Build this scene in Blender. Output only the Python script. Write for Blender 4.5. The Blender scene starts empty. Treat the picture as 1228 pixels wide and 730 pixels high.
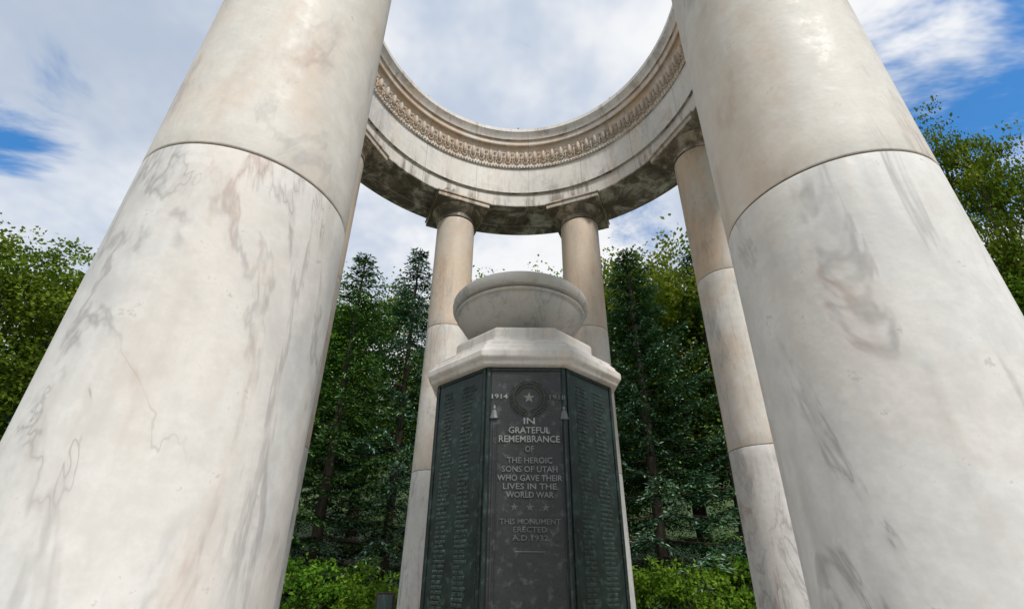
import bpy, bmesh, math, random
import numpy as np
from mathutils import Vector, Matrix, Euler

S=2.7                      # ring radius in metres (column centre line)
H=0.338*S                  # camera height above the paved floor
PHI=0.0602
CX,CY=0.0503*S,-1.4183*S
F,PITCH,YAW,ROLL,PY=570.06,0.4656,-0.0577,-0.0087,35.17
scene=bpy.context.scene
col=scene.collection
rng=np.random.default_rng(7); random.seed(7)

# ------------------------------------------------------------ helpers
def link(o,parent=None):
    col.objects.link(o)
    if parent is not None: o.parent=parent
    return o
def empty(name,loc=(0,0,0),rot=0.0):
    e=bpy.data.objects.new(name,None); e.location=loc; e.rotation_euler=(0,0,rot); e.empty_display_size=.3
    return link(e)
def mesh_obj(name,verts,faces,mat=None,parent=None,smooth=True,sharp=35):
    me=bpy.data.meshes.new(name); me.from_pydata(verts,[],faces); me.validate(); me.update()
    if smooth:
        me.polygons.foreach_set('use_smooth',[True]*len(me.polygons))
        me.set_sharp_from_angle(angle=math.radians(sharp))
    if mat: me.materials.append(mat)
    return link(bpy.data.objects.new(name,me),parent)
def lathe(name,prof,seg,mat,parent=None,closed=False,sharp=28,a0=0.0,flat=False,cap=True):
    k=1/math.cos(math.pi/seg) if flat else 1.0
    vs=[];fs=[];n=len(prof)
    for r,z in prof:
        for i in range(seg):
            a=a0+2*math.pi*i/seg
            vs.append((r*k*math.cos(a),r*k*math.sin(a),z))
    m=n if closed else n-1
    for j in range(m):
        j2=(j+1)%n
        for i in range(seg):
            i2=(i+1)%seg
            fs.append((j*seg+i,j*seg+i2,j2*seg+i2,j2*seg+i))
    if not closed and cap:
        if prof[0][0]>1e-4: fs.append(tuple(reversed(range(seg))))
        if prof[-1][0]>1e-4: fs.append(tuple((n-1)*seg+i for i in range(seg)))
    o=mesh_obj(name,vs,fs,mat,parent,smooth=not flat or seg>20,sharp=sharp)
    bm=bmesh.new(); bm.from_mesh(o.data); bmesh.ops.recalc_face_normals(bm,faces=bm.faces); bm.to_mesh(o.data); bm.free()
    return o

# ------------------------------------------------------------ node helpers
def newmat(name):
    m=bpy.data.materials.new(name); m.use_nodes=True
    nt=m.node_tree; b=nt.nodes['Principled BSDF']
    return m,nt,b
class NT:
    def __init__(s,nt): s.nt=nt
    def n(s,t,**kw):
        x=s.nt.nodes.new(t)
        for k,v in kw.items():
            if isinstance(k,str) and hasattr(x,k): setattr(x,k,v)
        return x
    def l(s,a,b): s.nt.links.new(a,b)
    def math(s,op,a,b=None,c=None,clamp=False):
        x=s.nt.nodes.new('ShaderNodeMath'); x.operation=op; x.use_clamp=clamp
        for i,v in enumerate((a,b,c)):
            if v is None: continue
            if isinstance(v,(int,float)): x.inputs[i].default_value=v
            else: s.l(v,x.inputs[i])
        return x.outputs[0]
    def mix(s,f,a,b,blend='MIX'):
        x=s.nt.nodes.new('ShaderNodeMix'); x.data_type='RGBA'; x.blend_type=blend
        for i,v in ((0,f),(6,a),(7,b)):
            if isinstance(v,(int,float)): x.inputs[i].default_value=v
            elif isinstance(v,tuple): x.inputs[i].default_value=(*v,1) if len(v)==3 else v
            else: s.l(v,x.inputs[i])
        return x.outputs[2]
    def noise(s,vec,scale,detail=4,rough=.55,dist=0.0,lac=2.0):
        x=s.nt.nodes.new('ShaderNodeTexNoise'); x.inputs['Scale'].default_value=scale
        x.inputs['Detail'].default_value=detail; x.inputs['Roughness'].default_value=rough
        x.inputs['Distortion'].default_value=dist; x.inputs['Lacunarity'].default_value=lac
        if vec is not None: s.l(vec,x.inputs['Vector'])
        return x.outputs['Fac']
    def ss(s,v,a,b,lo=0.0,hi=1.0):
        x=s.nt.nodes.new('ShaderNodeMapRange'); x.interpolation_type='SMOOTHSTEP'
        x.inputs[1].default_value=a; x.inputs[2].default_value=b
        x.inputs[3].default_value=lo; x.inputs[4].default_value=hi
        s.l(v,x.inputs[0]); return x.outputs[0]
    def mapping(s,vec,loc=(0,0,0),rot=(0,0,0),scale=(1,1,1)):
        x=s.nt.nodes.new('ShaderNodeMapping'); x.inputs[1].default_value=loc
        x.inputs[2].default_value=rot; x.inputs[3].default_value=scale
        s.l(vec,x.inputs[0]); return x.outputs[0]
    def bump(s,h,strength,dist,b):
        x=s.nt.nodes.new('ShaderNodeBump'); x.inputs['Strength'].default_value=strength
        x.inputs['Distance'].default_value=dist; s.l(h,x.inputs['Height']); s.l(x.outputs[0],b.inputs['Normal'])

def marble(name,warm=.3,grime=.3,white=(.72,.71,.69),vein=.5,joints=0,soffit=None,band=True,sc=1.0):
    m,nt,b=newmat(name); N=NT(nt)
    tc=N.n('ShaderNodeTexCoord'); oi=N.n('ShaderNodeObjectInfo')
    off=N.n('ShaderNodeVectorMath',operation='SCALE')
    cmb=N.n('ShaderNodeCombineXYZ')
    N.l(oi.outputs['Random'],cmb.inputs[0]); N.l(N.math('MULTIPLY',oi.outputs['Random'],2.3),cmb.inputs[1]); N.l(oi.outputs['Random'],cmb.inputs[2])
    N.l(cmb.outputs[0],off.inputs[0]); off.inputs['Scale'].default_value=37.0
    add=N.n('ShaderNodeVectorMath',operation='ADD'); N.l(tc.outputs['Object'],add.inputs[0]); N.l(off.outputs[0],add.inputs[1])
    P=add.outputs[0]
    if sc!=1.0: P=N.mapping(P,scale=(sc,sc,sc))
    big=N.noise(P,1.3,4,.64)
    big2=N.noise(N.mapping(P,loc=(5,3,9),rot=(.2,-.3,0),scale=(1,1,.4)),1.9,5,.66,.4)
    wf=N.ss(big,.66-.36*warm,.86-.32*warm)
    wf2=N.ss(big2,.47,.66,0,.95*min(1,warm+.12))
    c=N.mix(wf,white,(.68,.55,.43))
    c=N.mix(N.math('MULTIPLY',wf2,.62),c,(.62,.42,.27))
    # grey clouding
    g=N.noise(N.mapping(P,rot=(.5,.3,0),scale=(1,1,.45)),2.0,5,.66,.4)
    c=N.mix(N.ss(g,.47,.70,0,.46*(.5+vein)),c,(.43,.44,.455))
    # diagonal veins: ridged, stretched noise, broken up and feathered
    v1=N.noise(N.mapping(P,rot=(.25,-.6,.2),scale=(1.9,1.9,.45)),1.4,5,.64,1.0)
    ridge=N.math('ABSOLUTE',N.math('SUBTRACT',v1,.5))
    vf=N.math('MULTIPLY',N.ss(ridge,0,.038,1,0),N.ss(g,.42,.60,0,vein*.72))
    c=N.mix(vf,c,(.35,.335,.33))
    c=N.mix(N.math('MULTIPLY',N.ss(ridge,0,.007,1,0),N.ss(big,.45,.60,0,vein*.5)),c,(.27,.25,.24))
    # warm iron-stained blotches along some veins
    c=N.mix(N.math('MULTIPLY',N.ss(big2,.60,.68),N.ss(ridge,.0,.06,.42,0)),c,(.45,.27,.19))
    # vertical rain streaks
    st=N.noise(N.mapping(P,loc=(1,7,2),scale=(1,1,.07)),9,3,.6)
    c=N.mix(N.math('MULTIPLY',N.ss(st,.50,.75,0,grime),N.ss(big,.40,.58)),c,(.34,.28,.22))
    fine=N.noise(P,13,5,.76)
    c=N.mix(N.ss(fine,.35,.7,.24,0),c,(.38,.34,.30))
    c=N.mix(N.ss(fine,.63,.70,0,.42),c,(.36,.31,.26))
    if soffit or joints:
        sx=N.n('ShaderNodeSeparateXYZ'); N.l(tc.outputs['Object'],sx.inputs[0])
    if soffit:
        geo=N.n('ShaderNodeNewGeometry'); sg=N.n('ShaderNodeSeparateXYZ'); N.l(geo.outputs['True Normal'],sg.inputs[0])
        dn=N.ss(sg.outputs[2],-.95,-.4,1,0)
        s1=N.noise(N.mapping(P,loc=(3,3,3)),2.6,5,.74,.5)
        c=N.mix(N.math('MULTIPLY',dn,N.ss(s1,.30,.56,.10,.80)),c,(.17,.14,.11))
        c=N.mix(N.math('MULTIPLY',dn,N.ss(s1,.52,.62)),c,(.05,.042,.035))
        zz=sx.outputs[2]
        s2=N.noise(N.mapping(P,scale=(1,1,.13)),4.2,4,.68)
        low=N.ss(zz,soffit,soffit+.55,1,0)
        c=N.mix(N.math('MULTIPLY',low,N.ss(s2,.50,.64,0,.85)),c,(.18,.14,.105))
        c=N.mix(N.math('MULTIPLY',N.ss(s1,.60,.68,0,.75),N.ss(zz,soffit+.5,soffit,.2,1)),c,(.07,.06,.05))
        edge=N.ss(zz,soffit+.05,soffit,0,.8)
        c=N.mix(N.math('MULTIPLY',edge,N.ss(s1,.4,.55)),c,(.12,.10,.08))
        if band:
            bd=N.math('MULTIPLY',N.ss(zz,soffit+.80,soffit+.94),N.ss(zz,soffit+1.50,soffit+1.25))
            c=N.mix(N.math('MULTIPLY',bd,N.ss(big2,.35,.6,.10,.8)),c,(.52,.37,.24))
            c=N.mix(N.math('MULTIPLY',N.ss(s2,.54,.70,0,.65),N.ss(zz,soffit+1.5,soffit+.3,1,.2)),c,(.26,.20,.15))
    if joints:
        an=N.math('ARCTAN2',sx.outputs[1],sx.outputs[0])
        u=N.math('MULTIPLY',N.math('ADD',an,7.0+.09),joints/(2*math.pi))
        fr=N.math('ABSOLUTE',N.math('SUBTRACT',N.math('FRACT',u),.5))
        c=N.mix(N.math('MULTIPLY',N.ss(fr,.4962,.4985),.75),c,(.12,.10,.08))
    N.l(c,b.inputs['Base Color'])
    N.l(N.ss(fine,.35,.65,.48,.72),b.inputs['Roughness'])
    b.inputs['Specular IOR Level'].default_value=.30
    fb=N.noise(P,18,2,.7)
    N.bump(fb,.25,.006,b)
    return m

SOF=2.03*S+H
M_low=marble('marble_white',warm=.14,grime=.28,vein=.95)
M_mid=marble('marble_warm',warm=.52,grime=.38,white=(.72,.69,.645),vein=.6)
M_top=marble('marble_beige',warm=.85,grime=.55,white=(.66,.59,.51),vein=.5)
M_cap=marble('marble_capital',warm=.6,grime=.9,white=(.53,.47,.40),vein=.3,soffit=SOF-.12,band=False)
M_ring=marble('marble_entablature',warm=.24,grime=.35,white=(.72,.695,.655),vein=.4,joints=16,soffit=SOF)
M_urn=marble('marble_urn',warm=.15,grime=.7,white=(.52,.51,.49),vein=1.3,sc=1.9)
M_pcap=marble('marble_pedestal_cap',warm=.33,grime=.45,white=(.70,.675,.635),vein=.35,sc=1.6)
M_floor=marble('marble_paving',warm=.3,grime=.3,white=(.50,.48,.45),vein=.3)
M_joint,_nt,_b=newmat('mortar'); _b.inputs['Base Color'].default_value=(.13,.10,.08,1); _b.inputs['Roughness'].default_value=.95

# ------------------------------------------------------------ columns
Z1,Z2,Z3=.4191,1.1759,1.9067
def rcol(z): return .1253-.0117*z+.0030*z*z
def W(z): return z*S+H
ZS=2.03
def column(ang):
    e=empty('marble_column',(S*math.cos(ang),S*math.sin(ang),0),ang)
    levels=[(0,W(Z1),M_low,'lower_drum'),(W(Z1),W(Z2),M_mid,'middle_drum'),(W(Z2),W(Z3),M_top,'upper_drum')]
    for a,b_,m,nm in levels:
        g=.0022; ch=.005; pr=[]
        n=16; lo=a+(g if a>0 else 0); hi=b_-g
        r=lambda z: rcol((z-H)/S)*S
        pr.append((r(lo)-ch,lo)); pr.append((r(lo)-.0012,lo+ch*.5)); pr.append((r(lo),lo+ch*1.3))
        for i in range(1,n): z=lo+(hi-lo)*i/n; pr.append((r(z),z))
        pr.append((r(hi),hi-ch*1.3)); pr.append((r(hi)-.0012,hi-ch*.5)); pr.append((r(hi)-ch,hi))
        o=lathe(nm,pr,96,m,e,sharp=60)
        o.rotation_euler=(0,0,random.random()*6)
    lathe('joint_core',[(r(.01)-.012,.01),(r(W(Z3))-.012,W(Z3)+.01)],48,M_joint,e)
    rt=rcol(Z3)*S; z0=W(Z3); zt=W(ZS); hh=zt-z0
    pr=[(rt-.006,z0+.002),(rt+.014,z0+.006),(rt+.017,z0+.018),(rt+.004,z0+.032),(rt+.001,z0+.05),(rt+.002,z0+.10),(rt+.016,z0+.107),(rt+.018,z0+.118),
        (rt+.010,z0+.122),(rt+.026,z0+.135),(rt+.060,z0+.165),(rt+.088,z0+.195),(rt+.100,z0+.215),(rt+.095,z0+.225)]
    lathe('echinus',pr,96,M_cap,e,sharp=50)
    za=z0+.222; w=rt+.125; w2=w+.018
    vs=[];fs=[]
    for ww,z in ((w,za),(w,zt-.035),(w2,zt-.030),(w2,zt+.004)):
        vs+=[(-ww,-ww,z),(ww,-ww,z),(ww,ww,z),(-ww,ww,z)]
    fs.append((3,2,1,0))
    for j in range(3):
        for i in range(4): fs.append((4*j+i,4*j+(i+1)%4,4*j+4+(i+1)%4,4*j+4+i))
    fs.append((12,13,14,15))
    o=mesh_obj('abacus',vs,fs,M_cap,e,smooth=False)
    bv=o.modifiers.new('b','BEVEL'); bv.width=.008; bv.segments=2
    return e
for k in range(8):
    column(PHI+math.radians(22.5+45*k))

# ------------------------------------------------------------ entablature ring
ring=empty('circular_entablature')
pr=[(.872,2.03),(.868,2.034),(.868,2.125),(.866,2.128),(.854,2.133),(.854,2.322),(.851,2.328),(.846,2.331),(.843,2.336),(.843,2.346),(.847,2.350),(.850,2.353),
    (.850,2.40),(.846,2.45),(.836,2.487),(.828,2.497),(.815,2.500),(.812,2.506),(.812,2.532),(.809,2.536),(.800,2.540),(.795,2.558),(.780,2.580),(.776,2.586),(.776,2.612),(.782,2.618),
    (1.235,2.628),(1.245,2.62),(1.245,2.585),(1.235,2.575),(1.215,2.545),(1.205,2.52),(1.195,2.512),(1.195,2.475),(1.18,2.455),(1.165,2.43),(1.16,2.39),(1.17,2.38),(1.17,2.362),(1.155,2.355),(1.155,2.145),(1.148,2.138),(1.148,2.034),(1.144,2.03),
    (1.06,2.03),(1.056,2.037),(.956,2.037),(.952,2.03)]
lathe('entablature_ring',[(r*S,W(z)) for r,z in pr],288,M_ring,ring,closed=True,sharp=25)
vs=[];fs=[]
def blob(c,ax,ay,az,u,v,w,nu=8,nv=5):
    b0=len(vs)
    for j in range(nv+1):
        th=math.pi*j/nv
        for i in range(nu):
            ph=2*math.pi*i/nu
            p=c+u*(ax*math.sin(th)*math.cos(ph))+v*(ay*math.sin(th)*math.sin(ph))+w*(az*math.cos(th))
            vs.append(tuple(p))
    for j in range(nv):
        for i in range(nu):
            a=b0+j*nu+i; b_=b0+j*nu+(i+1)%nu
            fs.append((a,b_,b_+nu,a+nu))
NE=92
UP=Vector((0,0,1))
for i in range(NE):
    a=2*math.pi*i/NE; rad=Vector((math.cos(a),math.sin(a),0)); tan=Vector((-math.sin(a),math.cos(a),0))
    zc=2.425
    blob(rad*(.842*S)+UP*W(zc+.004),.036,.050,.118,tan,rad,UP)
    for q in range(9):
        t=math.pi*(q/8)
        cc=rad*((.843+.005*math.sin(t))*S)+UP*(W(zc)+.075-.215*math.sin(t)**.8)+tan*(.066*math.cos(t))
        blob(cc,.014,.030,.028,tan,rad,UP,5,3)
    a2=a+math.pi/NE; rad=Vector((math.cos(a2),math.sin(a2),0)); tan=Vector((-math.sin(a2),math.cos(a2),0))
    blob(rad*(.846*S)+UP*W(zc-.012),.012,.034,.13,tan,rad,UP,5,4)
for i in range(NE*3):
    a=2*math.pi*i/(NE*3); rad=Vector((math.cos(a),math.sin(a),0)); tan=Vector((-math.sin(a),math.cos(a),0))
    blob(rad*(.843*S)+Vector((0,0,W(2.341))),.021,.020,.020,tan,rad,UP,5,3)
M_carve=marble('marble_carving',warm=.5,grime=.9,white=(.52,.44,.35),vein=.3)
mesh_obj('egg_and_dart',vs,fs,M_carve,ring,sharp=80)
for k in range(8):
    a=PHI+math.radians(90+45*k)
    o=lathe('rim_pin',[(.018,0),(.022,.02),(.012,.05),(.016,.08),(.0,.1)],10,M_joint,ring)
    o.location=(.80*S*math.cos(a),.80*S*math.sin(a),W(2.615))

# ------------------------------------------------------------ pedestal
ped=empty('octagonal_bronze_pedestal',(.006*S,0,0),PHI)
def bronze(name,base,pat,amt,rough=.42,streak=1.0):
    m,nt,b=newmat(name); N=NT(nt); tc=N.n('ShaderNodeTexCoord'); P=tc.outputs['Object']
    n1=N.noise(P,3.0,6,.7); n2=N.noise(N.mapping(P,scale=(1,1,.10)),18,3,.6); n3=N.noise(P,60,2,.6)
    c=N.mix(N.ss(n1,.38,.66,0,amt),base,pat)
    c=N.mix(N.ss(n2,.52,.70,0,amt*.8*streak),c,tuple(min(1,x*2.0) for x in pat))
    c=N.mix(N.ss(n3,.5,.75,0,.4),c,tuple(x*.45 for x in base))
    N.l(c,b.inputs['Base Color']); b.inputs['Metallic'].default_value=.5
    N.l(N.ss(n1,.3,.7,rough-.04,rough+.18),b.inputs['Roughness'])
    N.bump(n3,.22,.003,b)
    return m
B_body=bronze('bronze_patina',(.018,.025,.024),(.030,.056,.050),.9,.34)
B_front=bronze('bronze_dark',(.044,.046,.046),(.062,.069,.067),.8,.36)
B_text=bronze('bronze_letters',(.33,.33,.31),(.24,.26,.24),.7,.38)
B_mid=bronze('bronze_letters_dull',(.23,.235,.225),(.16,.18,.17),.7,.38)
B_text2=bronze('bronze_letters_dark',(.155,.16,.155),(.12,.135,.13),.7,.40)
B_names=bronze('bronze_names',(.085,.108,.100),(.07,.115,.105),.8,.45)
AP=.25
a8=math.pi/8
lathe('base_plinth',[(x*S,z) for x,z in ((.33,0.0),(.33,.16),(.32,.17),(.30,.19),(.285,.215),(.285,.235))],8,M_pcap,ped,flat=True,a0=a8)
zb=.235
lathe('bronze_body',[(AP*S,zb),(AP*S,W(.487))],8,B_body,ped,flat=True,a0=a8)
capp=[(.252,.4872),(.268,.4875),(.272,.492),(.272,.500),(.280,.5035),(.283,.508),(.283,.524),(.280,.528),(.277,.530),(.272,.536),(.268,.545),(.262,.551),(.257,.554),(.257,.560),(.252,.564),
      (.215,.588),(.210,.593),(.208,.600),(.208,.622),(.204,.630),(.198,.634),(.12,.640)]
o=lathe('stone_cap',[(x*S,W(z)) for x,z in capp],8,M_pcap,ped,flat=True,a0=a8)
bv=o.modifiers.new('b','BEVEL'); bv.width=.006; bv.segments=2; bv.limit_method='ANGLE'; bv.angle_limit=math.radians(30)
bowl=empty('marble_bowl',(-.004*S,0,0),0)
bp=[(.0,.6395),(.120,.6395),(.122,.645),(.120,.652),(.110,.655),(.094,.659),(.090,.664),(.094,.668),(.104,.671),(.126,.677),(.150,.688),(.172,.703),(.190,.722),(.203,.742),(.207,.752),
    (.207,.757),(.215,.759),(.217,.764),(.207,.767),(.206,.773),(.222,.776),(.2275,.783),(.229,.795),(.2275,.807),(.222,.814),(.214,.817),(.205,.818),(.198,.812),(.190,.79),(.17,.75),(.12,.71),(.0,.695)]
lathe('bowl_body',[(x*S,W(z)) for x,z in bp],128,M_urn,bowl,sharp=32)

def facemat(k):
    a=-math.pi/2+math.pi/4*k
    n=Vector((math.cos(a),math.sin(a),0)); t=Vector((-math.sin(a),math.cos(a),0)); u=Vector((0,0,1))
    m=Matrix((( t.x,u.x,n.x,n.x*AP*S),(t.y,u.y,n.y,n.y*AP*S),(t.z,u.z,n.z,0),(0,0,0,1)))
    return m
def rowz(row,Y=1.169):
    t=(PY+365-row)/F; return W(Y*(math.sin(PITCH)+t*math.cos(PITCH))/(math.cos(PITCH)-t*math.sin(PITCH)))
PXU=465.0/S
def panelbox(name,k,x0,x1,z0,z1,d0,d1,mat,bev=.004):
    vs=[(x0,z0,d0),(x1,z0,d0),(x1,z1,d0),(x0,z1,d0),(x0,z0,d1),(x1,z0,d1),(x1,z1,d1),(x0,z1,d1)]
    fs=[(3,2,1,0),(4,5,6,7),(0,1,5,4),(1,2,6,5),(2,3,7,6),(3,0,4,7)]
    o=mesh_obj(name,vs,fs,mat,ped,smooth=False); o.matrix_local=facemat(k)
    b_=o.modifiers.new('b','BEVEL'); b_.width=bev; b_.segments=2
    return o
def text(name,body,k,x,z,h,width,mat,depth=.004,align='CENTER',d=.010,bold=.012,spacing=1.0,res=2):
    cu=bpy.data.curves.new(name,'FONT'); cu.body=body; cu.size=1; cu.align_x=align; cu.offset=bold; cu.extrude=.02
    cu.resolution_u=res; cu.space_line=spacing; cu.fill_mode='FRONT'
    to=bpy.data.objects.new(name,cu); col.objects.link(to)
    dg=bpy.context.evaluated_depsgraph_get(); dg.update()
    me=bpy.data.meshes.new_from_object(to.evaluated_get(dg))
    bpy.data.objects.remove(to)
    xs=[v.co.x for v in me.vertices]; ys=[v.co.y for v in me.vertices]
    w0=max(xs)-min(xs); h0=max(ys)-min(ys)
    sx=width/w0; sy=h/h0; mx=(max(xs)+min(xs))/2; my=(max(ys)+min(ys))/2
    for v in me.vertices:
        v.co.x=(v.co.x-mx)*sx+x; v.co.y=(v.co.y-my)*sy+z; v.co.z=d+(v.co.z+.02)/.04*depth
    me.materials.clear(); me.materials.append(mat)
    o=link(bpy.data.objects.new(name,me),ped); o.matrix_local=facemat(k)
    return o
hw=AP*S*math.tan(a8)
ztop=W(.487)
for k in range(8):
    mt=B_front if k==0 else B_body
    panelbox('panel',k,-hw+.035,hw-.035,zb+.04,ztop-.03,-.01,.006,mt)
    for sgn in (-1,1):
        panelbox('edge_rail',k,sgn*(hw-.016)-.012,sgn*(hw-.016)+.012,zb+.005,ztop-.005,-.01,.012,B_body,.003)
    panelbox('top_rail',k,-hw+.030,hw-.030,ztop-.028,ztop-.006,-.01,.009,mt,.003)
xc=.007*S
for sgn in (-1,1):
    xx=xc+sgn*.0885*S
    panelbox('border_fillet',0,xx-.007,xx+.007,zb+.05,rowz(508),0,.018,B_front,.003)
    panelbox('border_fillet',0,xx-sgn*.024-.003,xx-sgn*.024+.003,zb+.05,rowz(508),0,.013,B_front,.002)
    o=lathe('torch',[(.0,-.052),(.030,-.050),(.036,-.044),(.030,-.036),(.024,-.01),(.017,.008),(.008,.014),(.013,.022),(.010,.036),(.0,.052)],16,B_text2,ped)
    o.matrix_local=facemat(0)@Matrix.Translation((xx,rowz(494),.010))@Matrix.Rotation(-math.pi/2,4,'X')@Matrix.Diagonal((.9,.35,1,1))
text('year_start','1914',0,xc-35*1/PXU,rowz(476),.034,19/PXU,B_text,.006)
text('year_end','1918',0,xc+34*1/PXU,rowz(476.5),.034,19/PXU,B_text2,.006)
L=[("IN",505,13,8,B_text),("GRATEFUL",516,48,8,B_text),("REMEMBRANCE",526.5,70,8.5,B_text),("OF",538.5,10,8,B_mid),("THE HEROIC",552,51,7.6,B_mid),("SONS OF UTAH",562.5,62,7.6,B_mid),
   ("WHO GAVE THEIR",573,72,7.6,B_mid),("LIVES IN THE",583,59,7.6,B_mid),("WORLD WAR",593,52,7.6,B_mid),("THIS MONUMENT",625,65,7,B_text2),("ERECTED",634.5,36,7,B_text2),("A.D.1932",644.5,38,7,B_text2)]
for s_,row,wpx,hpx,mt in L:
    hz=abs(rowz(row-hpx/2)-rowz(row+hpx/2))*.95
    text('inscription',s_,0,xc,rowz(row),hz,wpx/PXU,mt,.006)
def star(name,x,z,r,mat,d=.008,th=.010):
    vs=[(x,z,d+th)];
    for i in range(10):
        a=math.pi/2+math.pi*i/5; rr=r if i%2==0 else r*.42
        vs.append((x+rr*math.cos(a),z+rr*math.sin(a),d))
    fs=[(0,1+i,1+(i+1)%10) for i in range(10)]
    o=mesh_obj(name,vs,fs,mat,ped,smooth=False); o.matrix_local=facemat(0)
star('star',xc,rowz(477),.042,B_text)
for dx in (-17,0,17): star('small_star',xc+dx/PXU,rowz(608),.028,B_mid)
panelbox('rule_line',0,xc-16/PXU,xc+16/PXU,rowz(661)-.003,rowz(661)+.003,0,.012,B_text2,.001)
vs=[];fs=[]
for i in range(20):
    for sgn in (-1,1):
        t=i/19; a=-math.pi/2+sgn*(.12+t*(math.pi-.42))
        for side in (-1,0,1):
            R0=.104; cx_,cz_=math.cos(a)*R0,math.sin(a)*R0*1.0
            tang=Vector((-math.sin(a)*sgn,math.cos(a)*sgn)); nrm=Vector((math.cos(a),math.sin(a)))
            dd=(tang*.7+nrm*side*1.0).normalized(); pp=Vector((-dd.y,dd.x))
            l=.042; w=.0075; o3=Vector((xc+cx_,rowz(477)+cz_))
            b0=len(vs)
            for q,(u,v_,hgt) in enumerate(((0,0,.010),(.5,1,.010),(1,0,.014),(.5,-1,.010),(.5,0,.026))):
                p=o3+dd*l*u+pp*w*v_; vs.append((p.x,p.y,hgt+.002*side))
            fs+= [(b0,b0+4,b0+1),(b0+1,b0+4,b0+2),(b0+2,b0+4,b0+3),(b0+3,b0+4,b0)]
o=mesh_obj('laurel_wreath',vs,fs,B_mid,ped,smooth=False); o.matrix_local=facemat(0)
first="JOHN WILLIAM JAMES GEORGE CHARLES ALBERT HENRY FRANK ERNEST LEROY ARTHUR DAVID PARLEY ORSON HEBER CLYDE EARL LEO OSCAR RALPH WALTER EDWARD VERNON THOMAS JOSEPH HYRUM".split()
last="ADAMS ANDERSON BAKER BARNES BENSON BROWN CARLSON CLARK CHRISTENSEN DAVIS ELLIS EVANS FISHER GREEN HANSEN HARRIS JENSEN JOHNSON KIMBALL LARSEN LEWIS MADSEN MILLER NELSON OLSEN PARKER PETERSEN REED SMITH SORENSEN TAYLOR THOMAS WALKER WEST WILSON YOUNG".split()
for k in (1,7,2,6):
    for cxx in (-.105,.105):
        body="\n".join("%s %s. %s"%(random.choice(first),random.choice("ABCDEFGHJLMRSTW"),random.choice(last)) for _ in range(62))
        text('names_column',body,k,cxx,(zb+.08+ztop-.10)/2,ztop-zb-.18,.15,B_names,.004,'LEFT',.006,.0,1.0,1)

# ------------------------------------------------------------ terrace + ground
terr=empty('stone_terrace')
lathe('terrace_steps',[(.0,-.46),(2.15*S,-.46),(2.15*S,-.30),(2.0*S,-.298),(2.0*S,-.15),(1.85*S,-.148),(1.85*S,0),(0,0)],128,M_floor,terr,sharp=30)
m,nt,b=newmat('grass'); N=NT(nt); tc=N.n('ShaderNodeTexCoord'); P=tc.outputs['Object']
n1=N.noise(P,.4,4,.6); n2=N.noise(P,9,4,.75)
c=N.mix(N.ss(n1,.35,.65),(.035,.075,.018),(.07,.11,.025)); c=N.mix(N.ss(n2,.35,.7),c,(.02,.035,.012))
N.l(c,b.inputs['Base Color']); b.inputs['Roughness'].default_value=.9; N.bump(n2,.8,.05,b)
M_grass=m
gx=np.concatenate([np.linspace(-400,-50,15),np.linspace(-46,46,70),np.linspace(50,400,15)])
vs=[];nn=len(gx)
def gz(x,y):
    h=-.45
    d=math.hypot(x,y)
    t=max(0,min(1,(y-11)/40)); h+=t*t*(3-2*t)*14
    t=max(0,min(1,(abs(x)-15)/60)); h+=t*t*(3-2*t)*12
    if d>9: h+=.12*math.sin(x*.5)*math.cos(y*.43)
    return h
for y in gx:
    for x in gx: vs.append((x,y,gz(x,y)))
fs=[(j*nn+i,j*nn+i+1,(j+1)*nn+i+1,(j+1)*nn+i) for j in range(nn-1) for i in range(nn-1)]
mesh_obj('ground',vs,fs,M_grass,None,sharp=80)

# ------------------------------------------------------------ foliage
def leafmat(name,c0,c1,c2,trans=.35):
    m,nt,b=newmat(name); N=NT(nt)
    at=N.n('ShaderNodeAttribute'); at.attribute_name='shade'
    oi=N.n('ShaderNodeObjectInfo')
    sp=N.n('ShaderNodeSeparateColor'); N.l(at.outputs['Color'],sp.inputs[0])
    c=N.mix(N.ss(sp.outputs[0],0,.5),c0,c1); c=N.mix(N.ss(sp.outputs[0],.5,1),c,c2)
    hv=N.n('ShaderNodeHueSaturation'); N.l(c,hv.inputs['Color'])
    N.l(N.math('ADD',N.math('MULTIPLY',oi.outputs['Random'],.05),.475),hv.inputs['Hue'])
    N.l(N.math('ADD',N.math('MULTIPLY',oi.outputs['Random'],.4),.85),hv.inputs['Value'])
    out=nt.nodes['Material Output']; nt.nodes.remove(b)
    df=N.n('ShaderNodeBsdfDiffuse'); N.l(hv.outputs[0],df.inputs[0])
    if trans<=0:
        N.l(df.outputs[0],out.inputs[0]); return m
    tr=N.n('ShaderNodeBsdfTranslucent'); N.l(hv.outputs[0],tr.inputs[0])
    ms=N.n('ShaderNodeMixShader'); ms.inputs[0].default_value=trans
    N.l(df.outputs[0],ms.inputs[1]); N.l(tr.outputs[0],ms.inputs[2]); N.l(ms.outputs[0],out.inputs[0])
    return m
def bark(name,c):
    m,nt,b=newmat(name); N=NT(nt); tc=N.n('ShaderNodeTexCoord')
    n=N.noise(N.mapping(tc.outputs['Object'],scale=(1,1,.2)),18,3,.7)
    N.l(N.mix(N.ss(n,.3,.7),c,tuple(x*.4 for x in c)),b.inputs['Base Color']); b.inputs['Roughness'].default_value=.95; N.bump(n,.8,.02,b)
    return m
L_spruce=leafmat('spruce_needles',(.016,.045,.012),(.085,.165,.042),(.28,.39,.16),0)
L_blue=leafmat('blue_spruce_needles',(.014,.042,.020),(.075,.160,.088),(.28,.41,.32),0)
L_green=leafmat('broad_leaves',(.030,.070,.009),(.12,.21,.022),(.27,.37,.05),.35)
L_bush=leafmat('shrub_leaves',(.025,.075,.009),(.10,.23,.022),(.22,.38,.05),.35)
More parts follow.
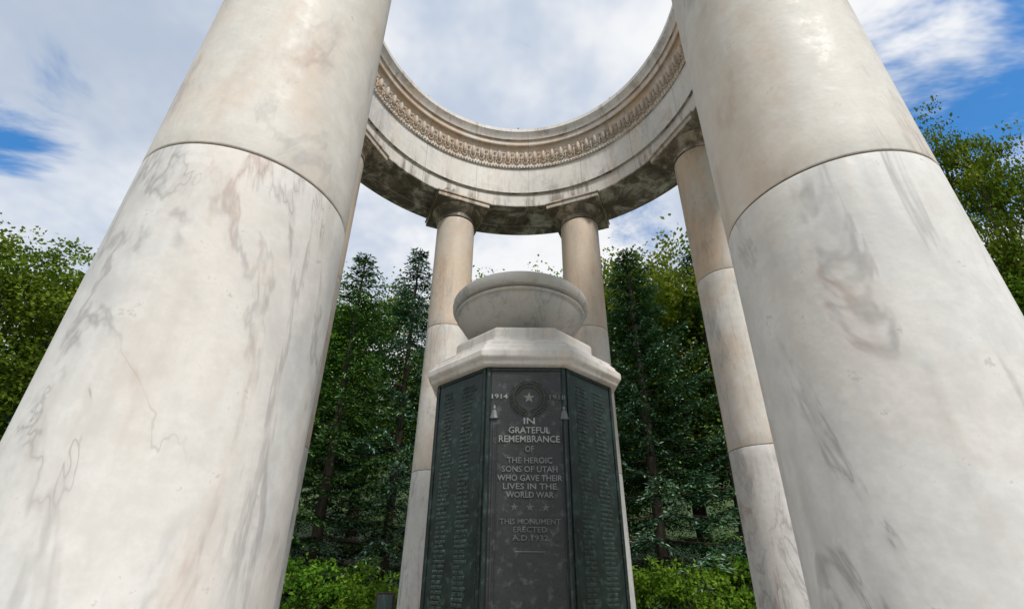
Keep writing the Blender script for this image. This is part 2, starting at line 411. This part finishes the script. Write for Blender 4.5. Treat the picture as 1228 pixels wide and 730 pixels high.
K_bark=bark('bark',(.085,.065,.048))
def norm(a): return a/np.maximum(np.linalg.norm(a,axis=-1,keepdims=True),1e-9)
def card_arrays(P,D,Nn,L,Wd):
    D=norm(D); Sd=norm(np.cross(D,Nn)); L=L[:,None];Wd=Wd[:,None]
    nrm=np.cross(Sd,D)
    v=np.stack([P,P+D*L*.45+Sd*Wd*.5+nrm*L*.05,P+D*L,P+D*L*.45-Sd*Wd*.5+nrm*L*.05],1).reshape(-1,3)
    return v
def foliage_mesh(name,V,shade,limbs,mleaf,mbark):
    n=len(V)//4; tv=[];tf=[]
    for p0,p1,r0,r1 in limbs:
        d=(p1-p0); d=d/max(np.linalg.norm(d),1e-6); a=np.cross(d,[.3,.9,.1]); a/=np.linalg.norm(a); b_=np.cross(d,a)
        k=len(tv); q=5
        for p,r in ((p0,r0),(p1,r1)):
            for i in range(q):
                t=2*math.pi*i/q; tv.append(p+(a*math.cos(t)+b_*math.sin(t))*r)
        for i in range(q): tf.append((k+i,k+(i+1)%q,k+q+(i+1)%q,k+q+i))
    tv=np.array(tv); tf=np.array(tf)+4*n
    AV=np.concatenate([V,tv]); FQ=np.concatenate([np.arange(4*n).reshape(-1,4),tf])
    me=bpy.data.meshes.new(name)
    me.vertices.add(len(AV)); me.vertices.foreach_set('co',AV.astype(np.float32).ravel())
    me.loops.add(FQ.size); me.loops.foreach_set('vertex_index',FQ.astype(np.int32).ravel())
    me.polygons.add(len(FQ)); me.polygons.foreach_set('loop_start',(np.arange(len(FQ))*4).astype(np.int32))
    mi=np.concatenate([np.zeros(n,np.int32),np.ones(len(tf),np.int32)])
    me.materials.append(mleaf); me.materials.append(mbark)
    me.polygons.foreach_set('material_index',mi)
    at=me.attributes.new('shade','FLOAT_COLOR','POINT')
    cc=np.ones((len(AV),4),np.float32); cc[:4*n,:3]=np.repeat(shade,4)[:,None]; cc[4*n:,:3]=.3
    at.data.foreach_set('color',cc.ravel())
    me.update(calc_edges=True)
    return me
def spruce(seed,h=10.0,rad=2.3,mat=None):
    r=np.random.default_rng(seed); P=[];D=[];Sh=[]; limbs=[]
    limbs+= [(np.array([0,0,-.5]),np.array([0,0,h*.5]),.15,.09),(np.array([0,0,h*.5]),np.array([0,0,h-.1]),.09,.012)]
    z=.25; az=0
    while z<h-.12:
        f=1-z/h
        nb=int(6+3*f)
        for b_ in range(nb):
            a=az+2*math.pi*b_/nb+r.normal(0,.2)
            L=(rad*f**.95*r.uniform(.58,1.24))+.10
            zz=z+r.uniform(-.07,.07)
            out=np.array([math.cos(a),math.sin(a),0]); sd=np.array([-math.sin(a),math.cos(a),0]); up=np.array([0,0,1.])
            droop=.34*f-.06; lift=.26
            n=max(3,int(L/.085)); ts=np.linspace(.14,1,n)
            pos=out*(L*ts)[:,None]+up*(zz-droop*L*ts*1.2+lift*L*ts**2.2)[:,None]
            limbs.append((np.array([0,0,zz]),pos[n//2],.020*f+.006,.010*f+.004)); limbs.append((pos[n//2],pos[-1],.010*f+.004,.003))
            br=r.uniform(-.2,.2)
            for sgn in (-1,1):
                tl=(.42*L*(1-ts)**.75+.11)*r.uniform(.65,1.2,n)
                td=norm(out*.75+sgn*sd*.85-up*.12+r.normal(0,.07,(n,3)))
                m=8
                u=np.linspace(.05,1,m)
                pp=pos[:,None,:]+td[:,None,:]*(tl[:,None]*u)[:,:,None]-up*(.22*tl[:,None]*u**2)[:,:,None]
                q=pp.reshape(-1,3); dd=np.repeat(td,m,0)
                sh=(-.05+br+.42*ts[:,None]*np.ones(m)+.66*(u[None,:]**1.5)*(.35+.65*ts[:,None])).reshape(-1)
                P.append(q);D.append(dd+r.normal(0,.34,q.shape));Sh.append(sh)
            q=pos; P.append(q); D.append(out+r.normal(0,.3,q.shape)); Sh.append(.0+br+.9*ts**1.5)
        z+=.30+.19*f; az+=.7
    P=np.concatenate(P);D=np.concatenate(D);Sh=np.concatenate(Sh)
    n=len(P); N_=r.normal(0,.30,(n,3))+np.array([0,0,1])
    V=card_arrays(P+r.normal(0,.010,P.shape),D,N_,r.uniform(.075,.13,n),r.uniform(.026,.046,n))
    Sh=np.clip(Sh+r.normal(0,.09,n),0,1)
    return foliage_mesh('spruce_mesh',V,Sh,limbs,mat or L_spruce,K_bark)
def broadleaf(seed,h=9.0,rad=3.0,nleaf=42000,nclump=75,leaf=.11,mat=None,base=.28):
    r=np.random.default_rng(seed); limbs=[]
    cz=h*(base+(1-base)/2); rz=h*(1-base)/2
    fork=np.array([r.normal(0,.1),r.normal(0,.1),h*base*.9])
    limbs.append((np.array([0,0,-.6]),fork,h*.024,h*.017))
    mids=[]
    for i in range(7):
        a=2*math.pi*i/7+r.normal(0,.2); p=np.array([math.cos(a)*rad*.4,math.sin(a)*rad*.4,cz+rz*r.uniform(-.45,.45)])
        limbs.append((fork,p,h*.012,h*.006)); mids.append(p)
    p=np.array([0,0,cz+rz*.5]); limbs.append((fork,p,h*.014,h*.005)); mids.append(p); mids=np.array(mids)
    P=[];Sh=[];D=[]
    per=nleaf//nclump
    for i in range(nclump):
        d=norm(r.normal(0,1,3)); rr=r.uniform(.35,1.0)**.55
        c=np.array([d[0]*rad*rr,d[1]*rad*rr,cz+d[2]*rz*rr])
        c[:2]*=1-.25*max(0,d[2])
        mp=mids[np.argmin(((mids-c)**2).sum(1))]
        k=(mp+c)/2+r.normal(0,.12,3); limbs.append((mp,k,h*.004,h*.0025)); limbs.append((k,c,h*.0025,.005))
        sz=rad*r.uniform(.12,.25)
        m=int(per*r.uniform(.6,1.4))
        ns=16; sc=c+r.normal(0,1,(ns,3))*sz*np.array([1,1,.6]); idx=r.integers(0,ns,m)
        q=sc[idx]+r.normal(0,1,(m,3))*sz*.30*np.array([1,1,.6])
        P.append(q); br=r.uniform(-.24,.24)
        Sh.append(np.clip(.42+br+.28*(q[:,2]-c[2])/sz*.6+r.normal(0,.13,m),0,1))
        D.append(r.normal(0,1,(m,3))+np.array([0,0,-.25])+norm(q-c)*.5)
    P=np.concatenate(P);Sh=np.concatenate(Sh);D=np.concatenate(D);n=len(P)
    N_=r.normal(0,.6,(n,3))+np.array([0,0,1])
    V=card_arrays(P,D,N_,r.uniform(.7,1.3,n)*leaf,r.uniform(.6,.9,n)*leaf)
    return foliage_mesh('broadleaf_mesh',V,Sh,limbs,mat or L_green,K_bark)
def place(name,me,x,y,sc=1.0,rot=None,sz=None):
    o=bpy.data.objects.new(name,me); o.location=(x,y,gz(x,y)); s2=sz or sc
    o.scale=(sc,sc,s2); o.rotation_euler=(0,0,random.uniform(0,6.28) if rot is None else rot); link(o); return o
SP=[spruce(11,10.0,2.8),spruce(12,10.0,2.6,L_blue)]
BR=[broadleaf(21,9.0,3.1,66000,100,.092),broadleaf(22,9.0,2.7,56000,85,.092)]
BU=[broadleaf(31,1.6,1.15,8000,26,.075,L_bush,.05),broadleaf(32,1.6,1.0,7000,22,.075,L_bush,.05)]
def cam2w(px_x,Y,z=0):
    d=Y*math.cos(PITCH)+z*math.sin(PITCH); X=(px_x-614)/F*d
    c,s=math.cos(YAW),math.sin(YAW)
    return CX+c*X+s*Y, CY-s*X+c*Y
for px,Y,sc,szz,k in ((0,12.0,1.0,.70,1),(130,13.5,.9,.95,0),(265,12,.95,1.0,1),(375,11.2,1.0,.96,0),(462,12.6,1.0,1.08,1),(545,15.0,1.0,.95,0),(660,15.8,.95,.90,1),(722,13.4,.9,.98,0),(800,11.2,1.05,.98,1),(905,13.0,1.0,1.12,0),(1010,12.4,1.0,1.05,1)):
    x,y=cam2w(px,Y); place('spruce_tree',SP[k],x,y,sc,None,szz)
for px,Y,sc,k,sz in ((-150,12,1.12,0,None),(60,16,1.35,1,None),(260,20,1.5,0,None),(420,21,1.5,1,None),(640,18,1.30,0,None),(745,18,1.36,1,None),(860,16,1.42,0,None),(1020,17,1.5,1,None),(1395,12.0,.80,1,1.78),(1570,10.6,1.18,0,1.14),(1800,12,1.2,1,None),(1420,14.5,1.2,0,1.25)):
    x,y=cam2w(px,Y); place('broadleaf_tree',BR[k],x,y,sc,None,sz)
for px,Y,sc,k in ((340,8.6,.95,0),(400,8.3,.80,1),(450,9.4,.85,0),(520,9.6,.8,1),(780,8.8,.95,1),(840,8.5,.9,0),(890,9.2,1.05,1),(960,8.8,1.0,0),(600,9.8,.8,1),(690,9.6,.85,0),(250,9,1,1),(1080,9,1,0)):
    x,y=cam2w(px,Y); place('shrub',BU[k],x,y,sc)

x,y=cam2w(469,7.3); mk=empty('plaque_marker',(x,y,gz(x,y)),.1)
def box(name,p,x0,x1,y0,y1,z0,z1,mat):
    vs=[(a,b_,c_) for c_ in (z0,z1) for a,b_ in ((x0,y0),(x1,y0),(x1,y1),(x0,y1))]
    o=mesh_obj(name,vs,[(3,2,1,0),(4,5,6,7),(0,1,5,4),(1,2,6,5),(2,3,7,6),(3,0,4,7)],mat,p,smooth=False)
    bv=o.modifiers.new('b','BEVEL'); bv.width=.01; bv.segments=2
box('post',mk,-.05,.05,-.03,.05,0,.85,K_bark); box('board',mk,-.13,.13,-.06,-.031,.88,1.12,K_bark); box('plate',mk,-.10,.10,-.075,-.061,.91,1.09,B_names)

# ------------------------------------------------------------ camera
cd=bpy.data.cameras.new('camera'); cam=link(bpy.data.objects.new('camera',cd)); scene.camera=cam
cd.sensor_width=36; cd.lens=F/1228*36; cd.shift_y=PY/1228; cd.clip_end=2000; cd.clip_start=.02
c,s=math.cos(YAW),math.sin(YAW); cp,sp=math.cos(PITCH),math.sin(PITCH)
h=Vector((s,c,0)); r0=Vector((c,-s,0)); fwd=h*cp+Vector((0,0,sp)); up0=Vector((0,0,cp))-h*sp
cr,sr=math.cos(ROLL),math.sin(ROLL)
rt=r0*cr-up0*sr; up=r0*sr+up0*cr
Mx=Matrix(((rt.x,up.x,-fwd.x,CX),(rt.y,up.y,-fwd.y,CY),(rt.z,up.z,-fwd.z,H),(0,0,0,1)))
cam.matrix_world=Mx
def pixdir(px,py):
    u=(px-614)/F; w=(365+PY-py)/F
    return (rt*u+up*w+fwd).normalized()

# ------------------------------------------------------------ light + sky
sun_az=math.radians(-62); sun_el=math.radians(50)
sd=Vector((math.cos(sun_az)*math.cos(sun_el),math.sin(sun_az)*math.cos(sun_el),math.sin(sun_el)))
ld=bpy.data.lights.new('sun','SUN'); ld.energy=3.2; ld.angle=math.radians(9); ld.color=(1,.965,.91)
lo=link(bpy.data.objects.new('sun',ld)); lo.rotation_euler=sd.to_track_quat('Z','Y').to_euler(); lo.location=(0,0,30)
w=bpy.data.worlds.new("World"); scene.world=w; w.use_nodes=True; nt=w.node_tree; N=NT(nt)
bg=nt.nodes['Background']
sky=N.n('ShaderNodeTexSky'); sky.sky_type='NISHITA'; sky.sun_disc=False; sky.sun_elevation=sun_el
sky.sun_rotation=math.atan2(sd.x,sd.y); sky.ozone_density=1.5; sky.air_density=1.0; sky.dust_density=.3
tc=N.n('ShaderNodeTexCoord'); G=tc.outputs['Generated']
sx=N.n('ShaderNodeSeparateXYZ'); N.l(G,sx.inputs[0])
zc=N.math('ADD',N.math('MAXIMUM',sx.outputs[2],0.0),.35)
cb=N.n('ShaderNodeCombineXYZ'); N.l(N.math('DIVIDE',sx.outputs[0],zc),cb.inputs[0]); N.l(N.math('DIVIDE',sx.outputs[1],zc),cb.inputs[1])
Q=cb.outputs[0]
n1=N.noise(N.mapping(Q,loc=(2.3,1.1,0),rot=(0,0,.6),scale=(1,1.5,1)),2.1,6,.64,.5)
n2=N.noise(N.mapping(Q,loc=(7.3,4.1,2)),2.4,5,.58,0)
def lobe(px,py,a,b_):
    d=pixdir(px,py); v=N.n('ShaderNodeVectorMath',operation='DOT_PRODUCT'); N.l(G,v.inputs[0]); v.inputs[1].default_value=d
    return N.ss(v.outputs['Value'],math.cos(math.radians(a)),math.cos(math.radians(b_)))
hole=N.math('MAXIMUM',N.math('MULTIPLY',lobe(1180,100,25,4),.225),N.math('MULTIPLY',lobe(0,95,9,2),.25))
hole=N.math('MAXIMUM',hole,N.math('MULTIPLY',lobe(760,270,7,2),.2))
dens=N.math('SUBTRACT',N.math('ADD',n1,.18),hole)
cf=N.ss(dens,.38,.55)
dark=N.math('MAXIMUM',lobe(130,30,14,3),N.math('MULTIPLY',lobe(600,90,16,4),.2))
cc=N.mix(N.ss(n2,.38,.58),(.56,.64,.77),(.93,.94,.96))
cc=N.mix(N.math('MULTIPLY',dark,.6),cc,(.42,.50,.63))
skc=N.n('ShaderNodeVectorMath',operation='MULTIPLY'); N.l(sky.outputs[0],skc.inputs[0]); skc.inputs[1].default_value=(.65,1.5,2.05)
cl10=N.n('ShaderNodeVectorMath',operation='SCALE'); N.l(cc,cl10.inputs[0]); cl10.inputs['Scale'].default_value=10.0
N.l(N.mix(cf,skc.outputs[0],cl10.outputs[0]),bg.inputs[0]); bg.inputs[1].default_value=.10
w.cycles.sampling_method='MANUAL'; w.cycles.sample_map_resolution=512
scene.view_settings.view_transform='Standard'; scene.view_settings.look='None'; scene.view_settings.exposure=0
print('done')
